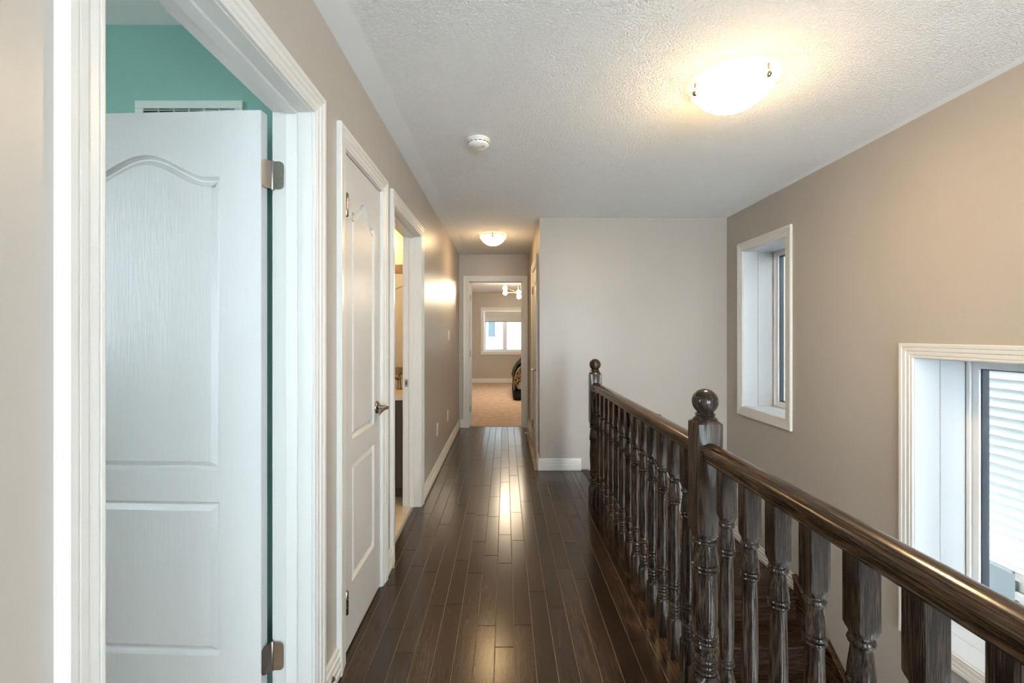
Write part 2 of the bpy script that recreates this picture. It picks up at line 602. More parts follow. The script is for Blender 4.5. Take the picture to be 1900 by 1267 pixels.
def hinge_knuckle(parent, x, y, zc, h=0.09, r=0.0065):
    o = obj('hinge', lathe(bmesh.new(), [(0, zc - h / 2 - .004), (r * .7, zc - h / 2 - .003), (r, zc - h / 2), (r, zc - h * .2), (r * .88, zc - h * .19), (r, zc - h * .18),
                                         (r, zc + h * .18), (r * .88, zc + h * .19), (r, zc + h * .2), (r, zc + h / 2), (r * .7, zc + h / 2 + .003), (0, zc + h / 2 + .004)], 14, x, y),
            M_BRONZE, parent, 40)
    return o


def lever(parent, P, u, v, udir, w0=0.0):
    """round rose, neck and a curved lever pointing along udir"""
    pts = [P(u, v, w0), P(u, v, w0 + 0.004), P(u, v, w0 + 0.009), P(u, v, w0 + 0.011)]
    rose = obj('lever_handle', tube(bmesh.new(), pts, [0.033, 0.033, 0.028, 0.012], 24), M_BRONZE, parent, 50)
    rose['label'] = 'nickel lever handle'
    obj('neck', tube(bmesh.new(), [P(u, v, w0 + 0.010), P(u, v, w0 + 0.030), P(u, v, w0 + 0.056)], [0.013, 0.010, 0.012], 14), M_BRONZE, rose, 50)
    bm = bmesh.new()
    ring = []
    for k in range(9):
        s = k / 8
        uu = u + udir * (-0.008 + 0.118 * s)
        vv = v + 0.004 * math.sin(s * PI) - 0.012 * s * s
        ww = w0 + 0.054 - 0.010 * s * s
        hh, tt = 0.0115 - 0.003 * s + 0.002 * (s > .9), 0.006 - 0.001 * s
        ring.append([bm.verts.new(P(uu, vv + hh * math.cos(a), ww + tt * math.sin(a))) for a in [2 * PI * i / 12 for i in range(12)]])
    for A, B in zip(ring, ring[1:]):
        for i in range(12):
            j = (i + 1) % 12
            bm.faces.new((A[i], A[j], B[j], B[i]))
    bm.faces.new(ring[0]); bm.faces.new(ring[-1])
    obj('lever', bm, M_BRONZE, rose, 50)
    return rose


# ------------------------------------------------------------------ key dimensions
XL = -0.646          # hall left wall face
XR = 2.146           # stairwell right wall face
XH = 0.335           # far corridor right wall face
YS = 4.40            # stairwell back wall face
YE = 6.415           # corridor end wall face
HC = 2.44            # ceiling
TH = 0.124
VH = 2.056           # door opening head
ZL = -2.90           # lower storey floor
D1 = (0.730, 1.520)
D2 = (1.824, 2.368)
D3 = (2.637, 3.463)
D4 = (4.70, 5.48)
D5 = (-0.509, 0.240)
J = 0.018
W1 = (3.475, 4.095, 0.668, 2.058)
W2 = (1.762, 2.382, -0.205, 1.188)

# ------------------------------------------------------------------ walls
wallY('wall_left', XL - TH, XL, -2.0, YE, 0, HC, [(a - J, b + J, -0.001 + 0.001, VH + J) for a, b in (D1, D2, D3)],
      label='long taupe hallway wall with three white doorways')
wallX('wall_end', YE, YE + TH, -2.4, 3.2, 0, HC, [(D5[0] - J, D5[1] + J, 0, VH + J)], label='taupe corridor end wall around the open bedroom doorway')
wallY('wall_corridor', XH, XH + TH, YS + 0.12, YE, 0, HC, [(D4[0] - J, D4[1] + J, 0, VH + J)], label='short taupe wall on the right of the far corridor')
wallX('wall_stairwell', YS, YS + 0.12, XH, XR, ZL, HC, label='pale grey lit taupe wall behind the stair railing')
W7 = (-0.80, 1.15, -2.50, -0.50)  # added window out of view, brings fill daylight up the stairwell
hw = [(a - 0.012, b + 0.012, c - 0.012, d + 0.012) for a, b, c, d in (W1, W2, W7)]
wallY('wall_right', XR, XR + 0.40, -2.0, YS + 0.12, ZL, HC, hw, label='tall taupe stairwell wall with two deep white windows')
wallX('wall_near', -2.1, -2.0, XL - TH, XR + 0.4, ZL, HC, [(0.00, 2.10, 0.02, 2.10), (0.95, 2.00, -2.50, -0.45)], label='hallway wall behind the viewer with openings added for fill daylight')  # both openings are added behind the camera to let fill daylight in
wallY('wall_stair_side', 0.70, 0.72, -2.0, YS, ZL, -0.262, label='taupe wall dropping from the hall floor edge into the stairwell')
# green room
wallX('wall_green', 1.655, 1.705, -3.2, XL - TH, 0, HC, m=M_GREEN, label='green painted wall behind the open door')
wallY('wall_green_side', -3.30, -3.2, -1.5, 1.705, 0, HC, [(-0.30, 0.32, 1.15, 2.38)], m=M_GREEN, label='green room side wall with its window opening')
wallX('wall_green_near', -1.6, -1.5, -3.3, XL - TH, 0, HC, [], m=M_GREEN, label='green room near wall with a window opening')
# bathroom
wallX('wall_bathroom', 4.10, 4.18, -2.5, XL - TH, 0, HC, m=M_BATHWALL, label='cream bathroom wall carrying the mirror')
wallY('wall_bathroom_side', -2.6, -2.5, 2.45, 4.18, 0, HC, m=M_BATHWALL, label='cream bathroom wall opposite the doorway')
wallX('wall_bathroom_near', 2.45, 2.53, -2.5, XL - TH, 0, HC, m=M_BATHWALL, label='cream bathroom wall beside the closet')
# bedroom
YB = 12.30
BW = (-0.575, 0.575, 0.845, 1.965)
wallX('wall_bedroom', YB, YB + 0.25, -2.4, 3.2, 0, HC, [(BW[0] - .012, BW[1] + .012, BW[2] - .012, BW[3] + .012)], label='taupe bedroom wall around the far window')
wallY('wall_bedroom_left', -2.5, -2.4, YE + TH, YB + 0.25, 0, HC, label='taupe bedroom wall on the left')
wallY('wall_bedroom_right', 3.2, 3.3, YE + TH, YB + 0.25, 0, HC, label='taupe bedroom wall on the right')

wallY('wall_closet', -1.60, -1.50, 1.705, 2.45, 0, HC, label='closet back wall behind the narrow door')
wallY('wall_linen', 1.10, 1.20, YS + 0.12, YE, 0, HC, label='wall inside the closed room right of the corridor')


def slab(name, dims, m, label):
    return tag(obj(name, bx(*dims), m), label, kind='structure')


slab('ceiling', (XL - TH, XR + 0.4, -2.1, YE + TH, HC, HC + 0.15), M_CEIL, 'white stippled hallway ceiling with a smooth border')
slab('ceiling_green_room', (-3.3, XL - TH, -1.6, 1.705, HC, HC + 0.15), M_CEIL, 'white ceiling of the green room')
slab('ceiling_bathroom', (-2.6, XL - TH, 1.705, 4.18, HC, HC + 0.15), M_CEIL, 'white ceiling of the bathroom and closet')
slab('ceiling_bedroom', (-2.5, 3.3, YE + TH, YB + 0.25, HC, HC + 0.15), M_CEIL, 'white ceiling of the far bedroom')
slab('floor_green_room', (-3.3, XL - TH, -1.6, 1.705, -0.25, -0.012), M_CARPET, 'carpet floor of the green room')
slab('floor_closet', (-2.6, XL - TH, 1.705, 2.45, -0.25, -0.003), M_SUB, 'closet floor behind the narrow door')
slab('floor_linen', (XH, 1.2, YS + 0.12, YE, -0.25, -0.003), M_SUB, 'floor behind the closed corridor door')
slab('floor_bedroom', (-2.5, 3.3, YE + 0.07, YB + 0.25, -0.25, 0.004), M_CARPET, 'beige pink carpet of the far bedroom')
slab('floor_lower', (-0.77, XR + 0.4, -2.1, YS + 0.12, ZL - 0.1, ZL), M_TILE, 'lower floor in cream tile, made pale to bounce light up')  # unseen floor, given pale tile to bounce light up the stairwell

slab('eave_sky_block', (-3.4, XR + 1.10, -2.3, YB + 1.7, HC + 0.62, HC + 0.80), M_ROOF, 'unseen shingled roof slab and eave added to block sky light')  # added overhead slab, overhang sized to keep sky off siding and jambs
slab('porch_sky_block', (-1.2, XR + 0.75, -4.6, -2.1, HC + 0.02, HC + 0.16), M_ROOF, 'unseen roof slab added to block high sky from the rear window')  # added out of view to cut high sky light through the rear opening
slab('attic_sky_block', (XR + 0.2, XR + 0.4, -2.1, YB, HC + 0.15, HC + 0.62), M_SIDING, 'unseen siding strip added under the eave to block sky light')  # added with the eave slab, raises the outer wall against sky light

# bathroom tile floor, tile by tile
fb = tag(obj('floor_bathroom', bx(-2.6, XL - 0.06, 2.45, 4.18, -0.25, -0.006), M_MORTAR), 'cream tiled bathroom floor', kind='structure')
tile_me = None
for i in range(6):
    for k in range(6):
        if tile_me is None:
            b = bx(-0.147, 0.147, -0.147, 0.147, -0.004, 0.004, 0.0015)
            t = obj('tile', b, M_TILE, fb)
            tile_me = t.data
        else:
            t = link('tile', tile_me, None, fb)
        t.location = (-0.86 - 0.3 * i, 2.62 + 0.28 * k, -0.001)
        t.scale = (1, 0.28 / 0.3, 1)

# ------------------------------------------------------------------ hall floor: every plank a piece
random.seed(11)
fl = obj('floor', bx(XL, 0.66, -2.0, YS, -0.25, -0.003), M_SUB)
bm2 = bx(XL, XH, YS, YE + 0.07, -0.25, -0.003)
me2 = bpy.data.meshes.new('subfloor')
tmp = bmesh.new(); tmp.from_mesh(fl.data); bm2.to_mesh(me2); tmp.from_mesh(me2); tmp.to_mesh(fl.data); tmp.free(); bm2.free()
tag(fl, 'dark brown oak plank floor of the hallway', kind='structure')


def plank(x0, x1, y0, y1, parent, name='plank', m=M_PLANK, zt=0.0, th=0.012, g=0.0012, ch=0.0013):
    x0 += g; x1 -= g; y0 += g; y1 -= g
    zb = zt - th
    vs = [(x0, y0, zb), (x1, y0, zb), (x1, y1, zb), (x0, y1, zb), (x0, y0, zt - ch), (x1, y0, zt - ch), (x1, y1, zt - ch), (x0, y1, zt - ch),
          (x0 + ch, y0 + ch, zt), (x1 - ch, y0 + ch, zt), (x1 - ch, y1 - ch, zt), (x0 + ch, y1 - ch, zt)]
    cx, cy = (x0 + x1) / 2, (y0 + y1) / 2
    vs = [(a - cx, b - cy, c - zt) for a, b, c in vs]
    fs = [(3, 2, 1, 0)]
    for r in (0, 4):
        for i in range(4):
            j = (i + 1) % 4
            fs.append((r + i, r + j, r + 4 + j, r + 4 + i))
    fs.append((8, 9, 10, 11))
    me = bpy.data.meshes.new(name)
    me.from_pydata(vs, [], fs)
    o = link(name, me, m, parent)
    o.location = (cx, cy, zt)
    return o


PW = 0.0826
edges = [-0.0424 + PW * k for k in range(-8, 10)]
joints = {}
for k, (a, b) in enumerate(zip(edges, edges[1:])):
    a, b = max(a, XL + 0.0), min(b, 0.66)
    if b - a < 0.006:
        continue
    yend = YE + 0.068 if b <= XH + 0.001 else YS
    y = -2.0 + random.uniform(0.1, 0.9)
    cuts = [-2.0, y]
    while True:
        y += random.choice((0.42, 0.55, 0.68, 0.8, 0.92, 1.1, 1.25))+random.uniform(-.05, .05)
        if y > yend - 0.2:
            break
        cuts.append(y)
    cuts.append(yend)
    for c0, c1 in zip(cuts, cuts[1:]):
        if a < XH < b - 0.001 and c1 > YS:      # board notched at the corridor corner
            if c0 < YS:
                plank(a, b, c0, YS, fl)
            plank(a, XH, max(c0, YS), c1, fl)
        else:
            plank(a, b, c0, c1, fl)
# the doorway saddles
plank(XL - 0.045, XL, D3[0], D3[1], fl)
plank(XL - TH, XL, D2[0], D2[1], fl)
plank(XL - TH, XL, D1[0], D1[1], fl)

# nosing board along the stairwell edge
def nosing_prof(x_in, x_out, zt, th):
    pts = [(x_in, zt - th), (x_in, zt)]
    cx = x_out - th / 2
    for k in range(9):
        a = R(90 - 180 * k / 8)
        pts.append((cx + th / 2 * math.cos(a), zt - th / 2 + th / 2 * math.sin(a)))
    return pts


def prism(prof, f0, f1):
    """extrude a 2-D profile between two mapping functions"""
    bm = bmesh.new()
    A = [bm.verts.new(f0(*p)) for p in prof]
    B = [bm.verts.new(f1(*p)) for p in prof]
    n = len(prof)
    for i in range(n):
        j = (i + 1) % n
        bm.faces.new((A[i], A[j], B[j], B[i]))
    bm.faces.new(A); bm.faces.new(B)
    return bm


nb_ = obj('nosing_board', prism(nosing_prof(0.661, 0.752, 0.0, 0.026), lambda x, z: (x, -2.0, z), lambda x, z: (x, YS, z)), M_PLANK, fl, 40)
obj('edge_fascia', bx(0.66, 0.722, -2.0, YS, -0.262, -0.0265), M_OAKY, fl)

# ------------------------------------------------------------------ doorways
PL = Plane('X', XL, 1)
PE = Plane('Y', YE, -1)
PH = Plane('X', XH, -1)
PRW = Plane('X', XR, -1)
door_trim('trim_1', PL, D1[0], D1[1], VH, TH, 'white casing and jambs of the doorway to the green room', (-0.083, -0.045))
door_trim('trim_2', PL, D2[0], D2[1], VH, TH, 'white casing round the narrow closed closet door', (-0.08, -0.045), far_side=False)
door_trim('trim_3', PL, D3[0], D3[1], VH, TH, 'white casing and jambs of the bathroom doorway', (-0.083, -0.045))
door_trim('trim_4', PH, D4[0], D4[1], VH, TH, 'white casing of the closed door on the right of the corridor', (-0.08, -0.045), far_side=False)
door_trim('trim_5', PE, D5[0], D5[1], VH, TH, 'white casing of the open bedroom doorway at the corridor end', (-0.083, -0.045))

# door 1: opened into the green room, hinged on the far jamb
pin1 = (XL - TH - 0.006, D1[1] - 0.001)
d1 = empty('door_1', (pin1[0], pin1[1], 0))
tag(d1, 'white arched two panel door standing open in the green room', kind='structure')
leaf = door_leaf('leaf', 0.785, 2.036, d1, side=0.140)
leaf.rotation_euler = (0, 0, R(180 - 2.6))
leaf.location = (-0.006, -0.040, 0.010)
# the moulded face must look at the hall: mirror the leaf's depth
for v in leaf.data.vertices:
    v.co.y = -v.co.y
leaf.data.flip_normals()
leaf.location = (-0.019, -0.036, 0.010)
for z in (1.843, 0.245):
    hinge_open(d1, (0.002, -0.006), z, ((1, 0), (0, -1)), ((-0.5, -0.87), (0.87, -0.5)))
# door 2: the closet, closed
d2 = empty('door_2', (XL - 0.004, D2[0] + 0.003, 0))
tag(d2, 'narrow white arched two panel closet door, closed', kind='structure')
leaf = door_leaf('leaf', D2[1] - D2[0] - 0.006, 2.036, d2, side=0.105)
leaf.rotation_euler = (0, 0, R(90)); leaf.location = (0, 0, 0.014)
for z in (1.835, 0.235):
    hinge_knuckle(d2, 0.0125, 0.002, z, r=0.0085)
PD2 = Plane('X', 0.0, 1)
lever(d2, PD2, D2[1] - D2[0] - 0.066, 0.945, -1)
# door 3: bathroom, open inside
d3 = empty('door_3', (XL - TH - 0.006, D3[0] + 0.004, 0))
tag(d3, 'white arched panel door swung open inside the bathroom', kind='structure')
leaf = door_leaf('leaf', 0.82, 2.036, d3)
leaf.rotation_euler = (0, 0, R(180)); leaf.location = (-0.006, 0.036, 0.012)
hinge_knuckle(d3, 0, 0, 1.84); hinge_knuckle(d3, 0, 0, 0.24)
# door 4: corridor right, closed
d4 = empty('door_4', (XH + 0.004, D4[1] - 0.003, 0))
tag(d4, 'closed white panel door on the right of the far corridor', kind='structure')
leaf = door_leaf('leaf', D4[1] - D4[0] - 0.006, 2.036, d4)
leaf.rotation_euler = (0, 0, R(-90)); leaf.location = (0, 0, 0.012)
for z in (1.84, 0.24):
    hinge_knuckle(d4, -0.006, 0.001, z)
lever(d4, Plane('X', 0.0, -1), -(D4[1] - D4[0] - 0.066), 0.945, 1)
# door 5: bedroom, folded back
d5 = empty('door_5', (D5[0] - 0.002, YE + TH + 0.006, 0))
tag(d5, 'white bedroom door swung back beyond the far doorway, edge on', kind='structure')
leaf = door_leaf('leaf', D5[1] - D5[0] - 0.006, 2.036, d5)
leaf.rotation_euler = (0, 0, R(101)); leaf.location = (0.036, 0.006, 0.014)
for v in leaf.data.vertices:
    pass
for z in (1.84, 1.04, 0.24):
    hinge_knuckle(d5, 0.008, -0.004, z, r=0.009)
# strike plate on the bathroom's far jamb
sp = obj('strike_plate', bx(XL - 0.118, XL - 0.092, D3[1] - 0.002, D3[1], 0.915, 0.972, 0.0006), M_STEEL)
obj('latch_slot', bx(XL - 0.110, XL - 0.100, D3[1] - 0.0026, D3[1] - 0.0015, 0.930, 0.957), M_DARK, sp)
for z in (0.921, 0.966):
    obj('screw', tube(bmesh.new(), [(XL - 0.105, D3[1] - 0.0018, z), (XL - 0.105, D3[1] - 0.0032, z)], 0.0035, 10), M_STEEL, sp)
tag(sp, 'small nickel strike plate on the bathroom door jamb', 'strike plate')

# ------------------------------------------------------------------ baseboards


def baseboard(name, P, runs, label, v0=0.0):
    t = empty(name, P(runs[0][0], v0, 0))
    tag(t, label, kind='structure')
    inv = Matrix.Translation(-Vector(t.location))
    for a, b in runs:
        bm = bmesh.new()
        A = [bm.verts.new(P(a, v0 + o, tt)) for o, tt in BASE]
        B = [bm.verts.new(P(b, v0 + o, tt)) for o, tt in BASE]
        for i in range(len(BASE)):
            j = (i + 1) % len(BASE)
            bm.faces.new((A[i], A[j], B[j], B[i]))
        bm.faces.new(A); bm.faces.new(B)
        bm.transform(inv)
        obj('board', bm, M_TRIM, t)
    return t


c = 0.079
baseboard('baseboard_left', PL, [(-1.99, D1[0] - c), (D1[1] + c, D2[0] - c), (D2[1] + c, D3[0] - c), (D3[1] + c, YE)], 'white stepped baseboard along the left hallway wall')
baseboard('baseboard_end', PE, [(XL + .016, D5[0] - c), (D5[1] + c, XH - .016)], 'short white baseboards beside the bedroom doorway')
baseboard('baseboard_corridor', PH, [(YS - 0.016, D4[0] - c), (D4[1] + c, YE)], 'white baseboard on the right of the far corridor')
PS = Plane('Y', YS, -1)
baseboard('baseboard_stairwell', PS, [(XH - 0.016, 0.735)], 'short white baseboard ending at the top of the stairs')
LZ = -0.58
baseboard('baseboard_landing', PS, [(1.16, XR)], 'white baseboard on the landing back wall', LZ)
baseboard('baseboard_right', PRW, [(3.30, YS)], 'cream baseboard on the landing under the narrow window', LZ)
PB = Plane('Y', YB, -1)
baseboard('baseboard_bedroom', PB, [(-2.4, 3.2)], 'cream baseboard under the bedroom window', 0.004)

# ------------------------------------------------------------------ staircase
st = empty('staircase', (1.13, 3.31, LZ))
tag(st, 'dark oak staircase with a landing turning down the stairwell', 'staircase')
SI = Matrix.Translation(-Vector(st.location))


def spart(nm, bm, m, par=None, smooth=None):
    bm.transform(SI)
    return obj(nm, bm, m, par or st, smooth)


RS = 0.1933
YF = 3.31        # landing front edge
# first flight, going down to the right along the back wall
for i, x0 in enumerate((0.752, 0.952)):
    zt = -RS * (i + 1)
    spart('riser', bx(x0 - 0.026, x0 - 0.010, YF + 0.11, YS - 0.02, zt + 0.0, zt + RS - 0.027 if i else zt + RS - 0.03), M_OAKY)
    spart('tread', prism(nosing_prof(x0 - 0.026, x0 + 0.226 - 0.0, zt, 0.026), lambda x, z: (x, YF + 0.09, z), lambda x, z: (x, YS - 0.02, z)), M_OAKY, None, 40)
spart('riser', bx(1.126, 1.142, YF + 0.11, YS - 0.02, LZ, LZ + RS - 0.027), M_OAKY)
# landing boards
for k in range(12):
    y0 = YF + 0.03 + k * 0.0885
    if y0 > YS - 0.03:
        break
    p = plank(1.13, XR - 0.001, y0, min(y0 + 0.0885, YS - 0.001), st, 'landing_board', M_OAKX, LZ)
    p.location = Vector(p.location) - Vector(st.location)
spart('landing_nosing', prism([(YF + 0.03 - (x - 0), z) for x, z in nosing_prof(0, 0.06, LZ, 0.026)], lambda y, z: (1.13, y, z), lambda y, z: (XR - 0.001, y, z)), M_OAKX, None, 40)
spart('landing_frame', bx(1.13, XR - 0.001, YF + 0.0, YS - 0.001, LZ - 0.20, LZ - 0.0262), M_OAKX)
# second flight, down towards the viewer along the right wall
RUN = 0.25
for i in range(11):
    zt = LZ - RS * (i + 1)
    yn = YF - RUN * i
    spart('riser', bx(1.15, XR - 0.03, yn - 0.002, yn + 0.012, zt, zt + RS - 0.027), M_OAKX)
    if i < 10:
        spart('tread', prism([(yn + 0.012 - x, z) for x, z in nosing_prof(0, RUN + 0.04, zt, 0.026)], lambda y, z: (1.15, y, z), lambda y, z: (XR - 0.03, y, z)), M_OAKX, None, 40)
sl = RS / RUN


def stringer(x0, x1, up, nm):
    """sloping skirt board with a stepped moulding on its top edge"""
    ya, yb = YF + 0.03, YF - RUN * 10
    za = LZ + up

    def zz(y):
        return za - (ya - y) * sl
    bm = bmesh.new()
    ring = []
    for y in (ya, yb):
        z = zz(y)
        ring.append([bm.verts.new(pt) for pt in ((x0, y, z - 0.40), (x1, y, z - 0.40), (x1, y, z), (x0, y, z))])
    for i in range(4):
        j = (i + 1) % 4
        bm.faces.new((ring[0][i], ring[0][j], ring[1][j], ring[1][i]))
    bm.faces.new(ring[0]); bm.faces.new(ring[1])
    s = spart(nm, bm, M_OAKY)
    for dz, dx, th in ((0.0, 0.012, 0.014), (-0.020, 0.008, 0.012)):
        bm = bmesh.new()
        ring = []
        xa = x0 - dx if up < 1 else x0
        for y in (ya, yb):
            z = zz(y) + dz
            ring.append([bm.verts.new(pt) for pt in ((xa, y, z - th), (x1, y, z - th), (x1, y, z), (xa, y, z))])
        for i in range(4):
            j = (i + 1) % 4
            bm.faces.new((ring[0][i], ring[0][j], ring[1][j], ring[1][i]))
        bm.faces.new(ring[0]); bm.faces.new(ring[1])
        spart('stringer_moulding', bm, M_OAKY, s)
    return s


stringer(XR - 0.028, XR - 0.001, 0.135, 'wall_stringer')
stringer(1.105, 1.149, 0.16, 'open_stringer')
# skirt on the back wall beside the first flight
bm = bmesh.new()
pr = [(0.736, 0.004), (0.800, 0.004), (0.86, -0.035), (1.16, -0.33), (1.16, -0.70), (0.736, -0.40)]
A = [bm.verts.new((x, YS - 0.018, z)) for x, z in pr]
B = [bm.verts.new((x, YS - 0.001, z)) for x, z in pr]
for i in range(len(pr)):
    j = (i + 1) % len(pr)
    bm.faces.new((A[i], A[j], B[j], B[i]))
bm.faces.new(A); bm.faces.new(B)
sk = spart('back_stringer', bm, M_OAKX)
for dz, dy in ((0.006, 0.030), (-0.014, 0.024)):
    bm = bmesh.new()
    pts = [(0.736, 0.004 + dz), (0.800, 0.004 + dz), (0.86, -0.035 + dz), (1.16, -0.33 + dz)]
    rows = [[bm.verts.new((x, y, z + h)) for x, z in pts] for y, h in ((YS - dy, 0), (YS - 0.001, 0), (YS - 0.001, -0.011), (YS - dy, -0.011))]
    for r in range(4):
        q = (r + 1) % 4
        for i in range(3):
            bm.faces.new((rows[r][i], rows[r][i + 1], rows[q][i + 1], rows[q][i]))
    for i in (0, 3):
        bm.faces.new([rows[r][i] for r in range(4)])
    spart('stringer_moulding', bm, M_OAKX, sk)

# ------------------------------------------------------------------ railing
RX = 0.692


def square_to(bm, s, z0, z1, ch0=0.0, ch1=0.0):
    """square block whose lower (ch0) / upper (ch1) corners are turned away"""
    h = s / 2
    lv = []
    if ch0:
        lv.append((z0 - ch0, 0.72))
        lv.append((z0 - ch0 * 0.45, 0.90))
    lv += [(z0, 1.0), (z1, 1.0)]
    if ch1:
        lv.append((z1 + ch1 * 0.45, 0.90))
        lv.append((z1 + ch1, 0.72))
    rings = []
    angs = [R(90 * q + d) for q in range(4) for d in (-42.6, -24, 0, 24, 42.6)]
    n = len(angs)
    for z, f in lv:
        rg = []
        for a in angs:
            ca, sa = math.cos(a), math.sin(a)
            m = max(abs(ca), abs(sa))
            sqx, sqy = ca / m * h, sa / m * h
            if f < 1:
                t = (1 - f) / 0.28
                sqx, sqy = sqx + (ca * h * 0.95 - sqx) * t, sqy + (sa * h * 0.95 - sqy) * t
            rg.append(bm.verts.new((sqx, sqy, z)))
        rings.append(rg)
    for A, B in zip(rings, rings[1:]):
        for k in range(n):
            j = (k + 1) % n
            bm.faces.new((A[k], A[j], B[j], B[k]))
    bm.faces.new(rings[0]); bm.faces.new(rings[-1])
    return bm


def ringp(z, r, d, h=0.012):
    """half-round bead in a profile"""
    return [(r, z - h / 2), (r + d * .7, z - h * .32), (r + d, z), (r + d * .7, z + h * .32), (r, z + h / 2)]


def baluster_mesh():
    bm = bmesh.new()
    square_to(bm, 0.0445, 0.0, 0.150, 0, 0.012)
    square_to(bm, 0.0445, 0.750, 0.893, 0.016, 0)
    p = [(0.0175, 0.155)]
    for z in (0.168, 0.183, 0.198, 0.212):
        p += ringp(z, 0.0175, 0.0052, 0.0135)
    p += [(0.0150, 0.222), (0.0165, 0.232), (0.0205, 0.250), (0.0195, 0.264), (0.0165, 0.276)]
    p += ringp(0.286, 0.0180, 0.0055, 0.014) + ringp(0.300, 0.0185, 0.0035, 0.010)
    p += [(0.0185, 0.308), (0.0210, 0.345), (0.0222, 0.400), (0.0216, 0.480), (0.0202, 0.570), (0.0192, 0.622)]
    p += ringp(0.630, 0.0205, 0.0045, 0.011) + ringp(0.643, 0.0215, 0.0050, 0.012)
    p += [(0.0242, 0.651), (0.0236, 0.664), (0.0205, 0.690), (0.0182, 0.708), (0.0180, 0.712)]
    p += ringp(0.722, 0.0190, 0.0055, 0.016)
    p += [(0.0180, 0.734), (0.0175, 0.745)]
    lathe(bm, p, 20)
    bmesh.ops.recalc_face_normals(bm, faces=bm.faces)
    me = bpy.data.meshes.new('baluster')
    bm.to_mesh(me); bm.free()
    me.materials.append(M_OAK)
    me.polygons.foreach_set('use_smooth', [True] * len(me.polygons))
    me.set_sharp_from_angle(angle=R(33))
    return me


def newel(parent, loc, top=1.02, blk=0.640, base=0.145, s=0.086, extra=0.0):
    """newel post: square head and foot, turned waist, ball finial as a sub-part"""
    bm = bmesh.new()
    square_to(bm, s, -extra, base - 0.01, 0, 0.018)
    square_to(bm, s, blk, top - 0.010, 0.022, 0.010)
    p = [(0.034, base)]
    for z in (base + 0.016, base + 0.036, base + 0.056):
        p += ringp(z, 0.034, 0.007, 0.018)
    p += [(0.031, base + .070), (0.034, base + .085), (0.039, base + .10)]
    p += ringp(base + 0.118, 0.034, 0.0085, 0.018) + ringp(base + 0.136, 0.035, 0.005, 0.012)
    p += [(0.036, base + .146), (0.0405, base + .20), (0.0415, base + .26), (0.039, 0.46), (0.0365, blk - 0.145)]
    p += ringp(blk - 0.134, 0.0385, 0.006, 0.013) + ringp(blk - 0.120, 0.040, 0.005, 0.012)
    p += [(0.0425, blk - 0.110), (0.040, blk - 0.085), (0.0355, blk - 0.050)]
    p += ringp(blk - 0.036, 0.036, 0.0075, 0.018)
    p += [(0.035, blk - 0.024), (0.034, blk)]
    lathe(bm, p, 28)
    n = obj('newel_post', bm, M_OAK, parent, 33)
    n.location = loc
    bm = bmesh.new()
    q = [(0.0, top - 0.012), (0.036, top - 0.010), (0.040, top - 0.002), (0.040, top + 0.004), (0.034, top + 0.009), (0.030, top + 0.013), (0.033, top + 0.018), (0.031, top + 0.023), (0.0255, top + 0.026)]
    zc, r = top + 0.063, 0.0435
    for k in range(5, 32):
        a = PI * (k / 31)
        rr, z = r * math.sin(a), zc - r * math.cos(a)
        if z > top + 0.030:
            q.append((max(rr, 0), z))
    q[-1] = (0.0, zc + r)
    lathe(bm, q, 28)
    obj('ball_finial', bm, M_OAK, n, 45)
    return n


RAILP = []          # handrail cross-section (x, z) about its centre, mushroom form
for k in range(13):
    a = R(-20 + 220 * k / 12)
    RAILP.append((0.0325 * math.cos(a), 0.006 + 0.026 * math.sin(a)))
RAILP += [(-0.0265, -0.014), (-0.0275, -0.022), (-0.021, -0.030), (0.021, -0.030), (0.0275, -0.022), (0.0265, -0.014)]


def rail_bm(y0, y1, z0, z1, x=0.0):
    return prism(RAILP, lambda a, b: (x + a, y0, z0 + b), lambda a, b: (x + a, y1, z1 + b))


rl = empty('stair_railing', (RX, 1.573, 0))
tag(rl, 'dark oak railing with turned balusters along the hallway edge', 'railing')
newel(rl, (0, 0, 0))
newel(rl, (0, 3.495 - 1.573, 0))
newel(rl, (0, -0.55 - 1.573, 0))
ZR = 0.916
obj('handrail', rail_bm(0.042, 3.495 - 1.573 - 0.042, ZR, ZR), M_OAKY, rl, 35)
obj('handrail', rail_bm(-0.55 - 1.573 + 0.042, -0.042, ZR, ZR), M_OAKY, rl, 35)
bme = baluster_mesh()
for y in [1.725 + 0.1352 * k for k in range(13)] + [1.421 - 0.1345 * k for k in range(14)]:
    if y < -0.45:
        continue
    o = link('baluster', bme, None, rl)
    o.location = (0, y - 1.573, 0)

# lower railing beside the second flight
r2, OFF = st, Vector((1.127, YF + 0.06, LZ)) - Vector(st.location)
newel(r2, OFF, top=1.20, blk=0.72, extra=0.2)
bm = prism(RAILP, lambda a, b: (a, -0.04, 0.95 + b), lambda a, b: (a, -2.3, 0.95 - 2.26 * sl + b))
obj('handrail', bm, M_OAKY, r2, 35).location = OFF
for k in range(16):
    y = -0.14 - 0.135 * k
    o = link('baluster', bme, None, r2)
    o.location = Vector((0, y, 0.95 - 0.893 - 0.036 + (y + 0.04) * sl)) + OFF

# ------------------------------------------------------------------ windows


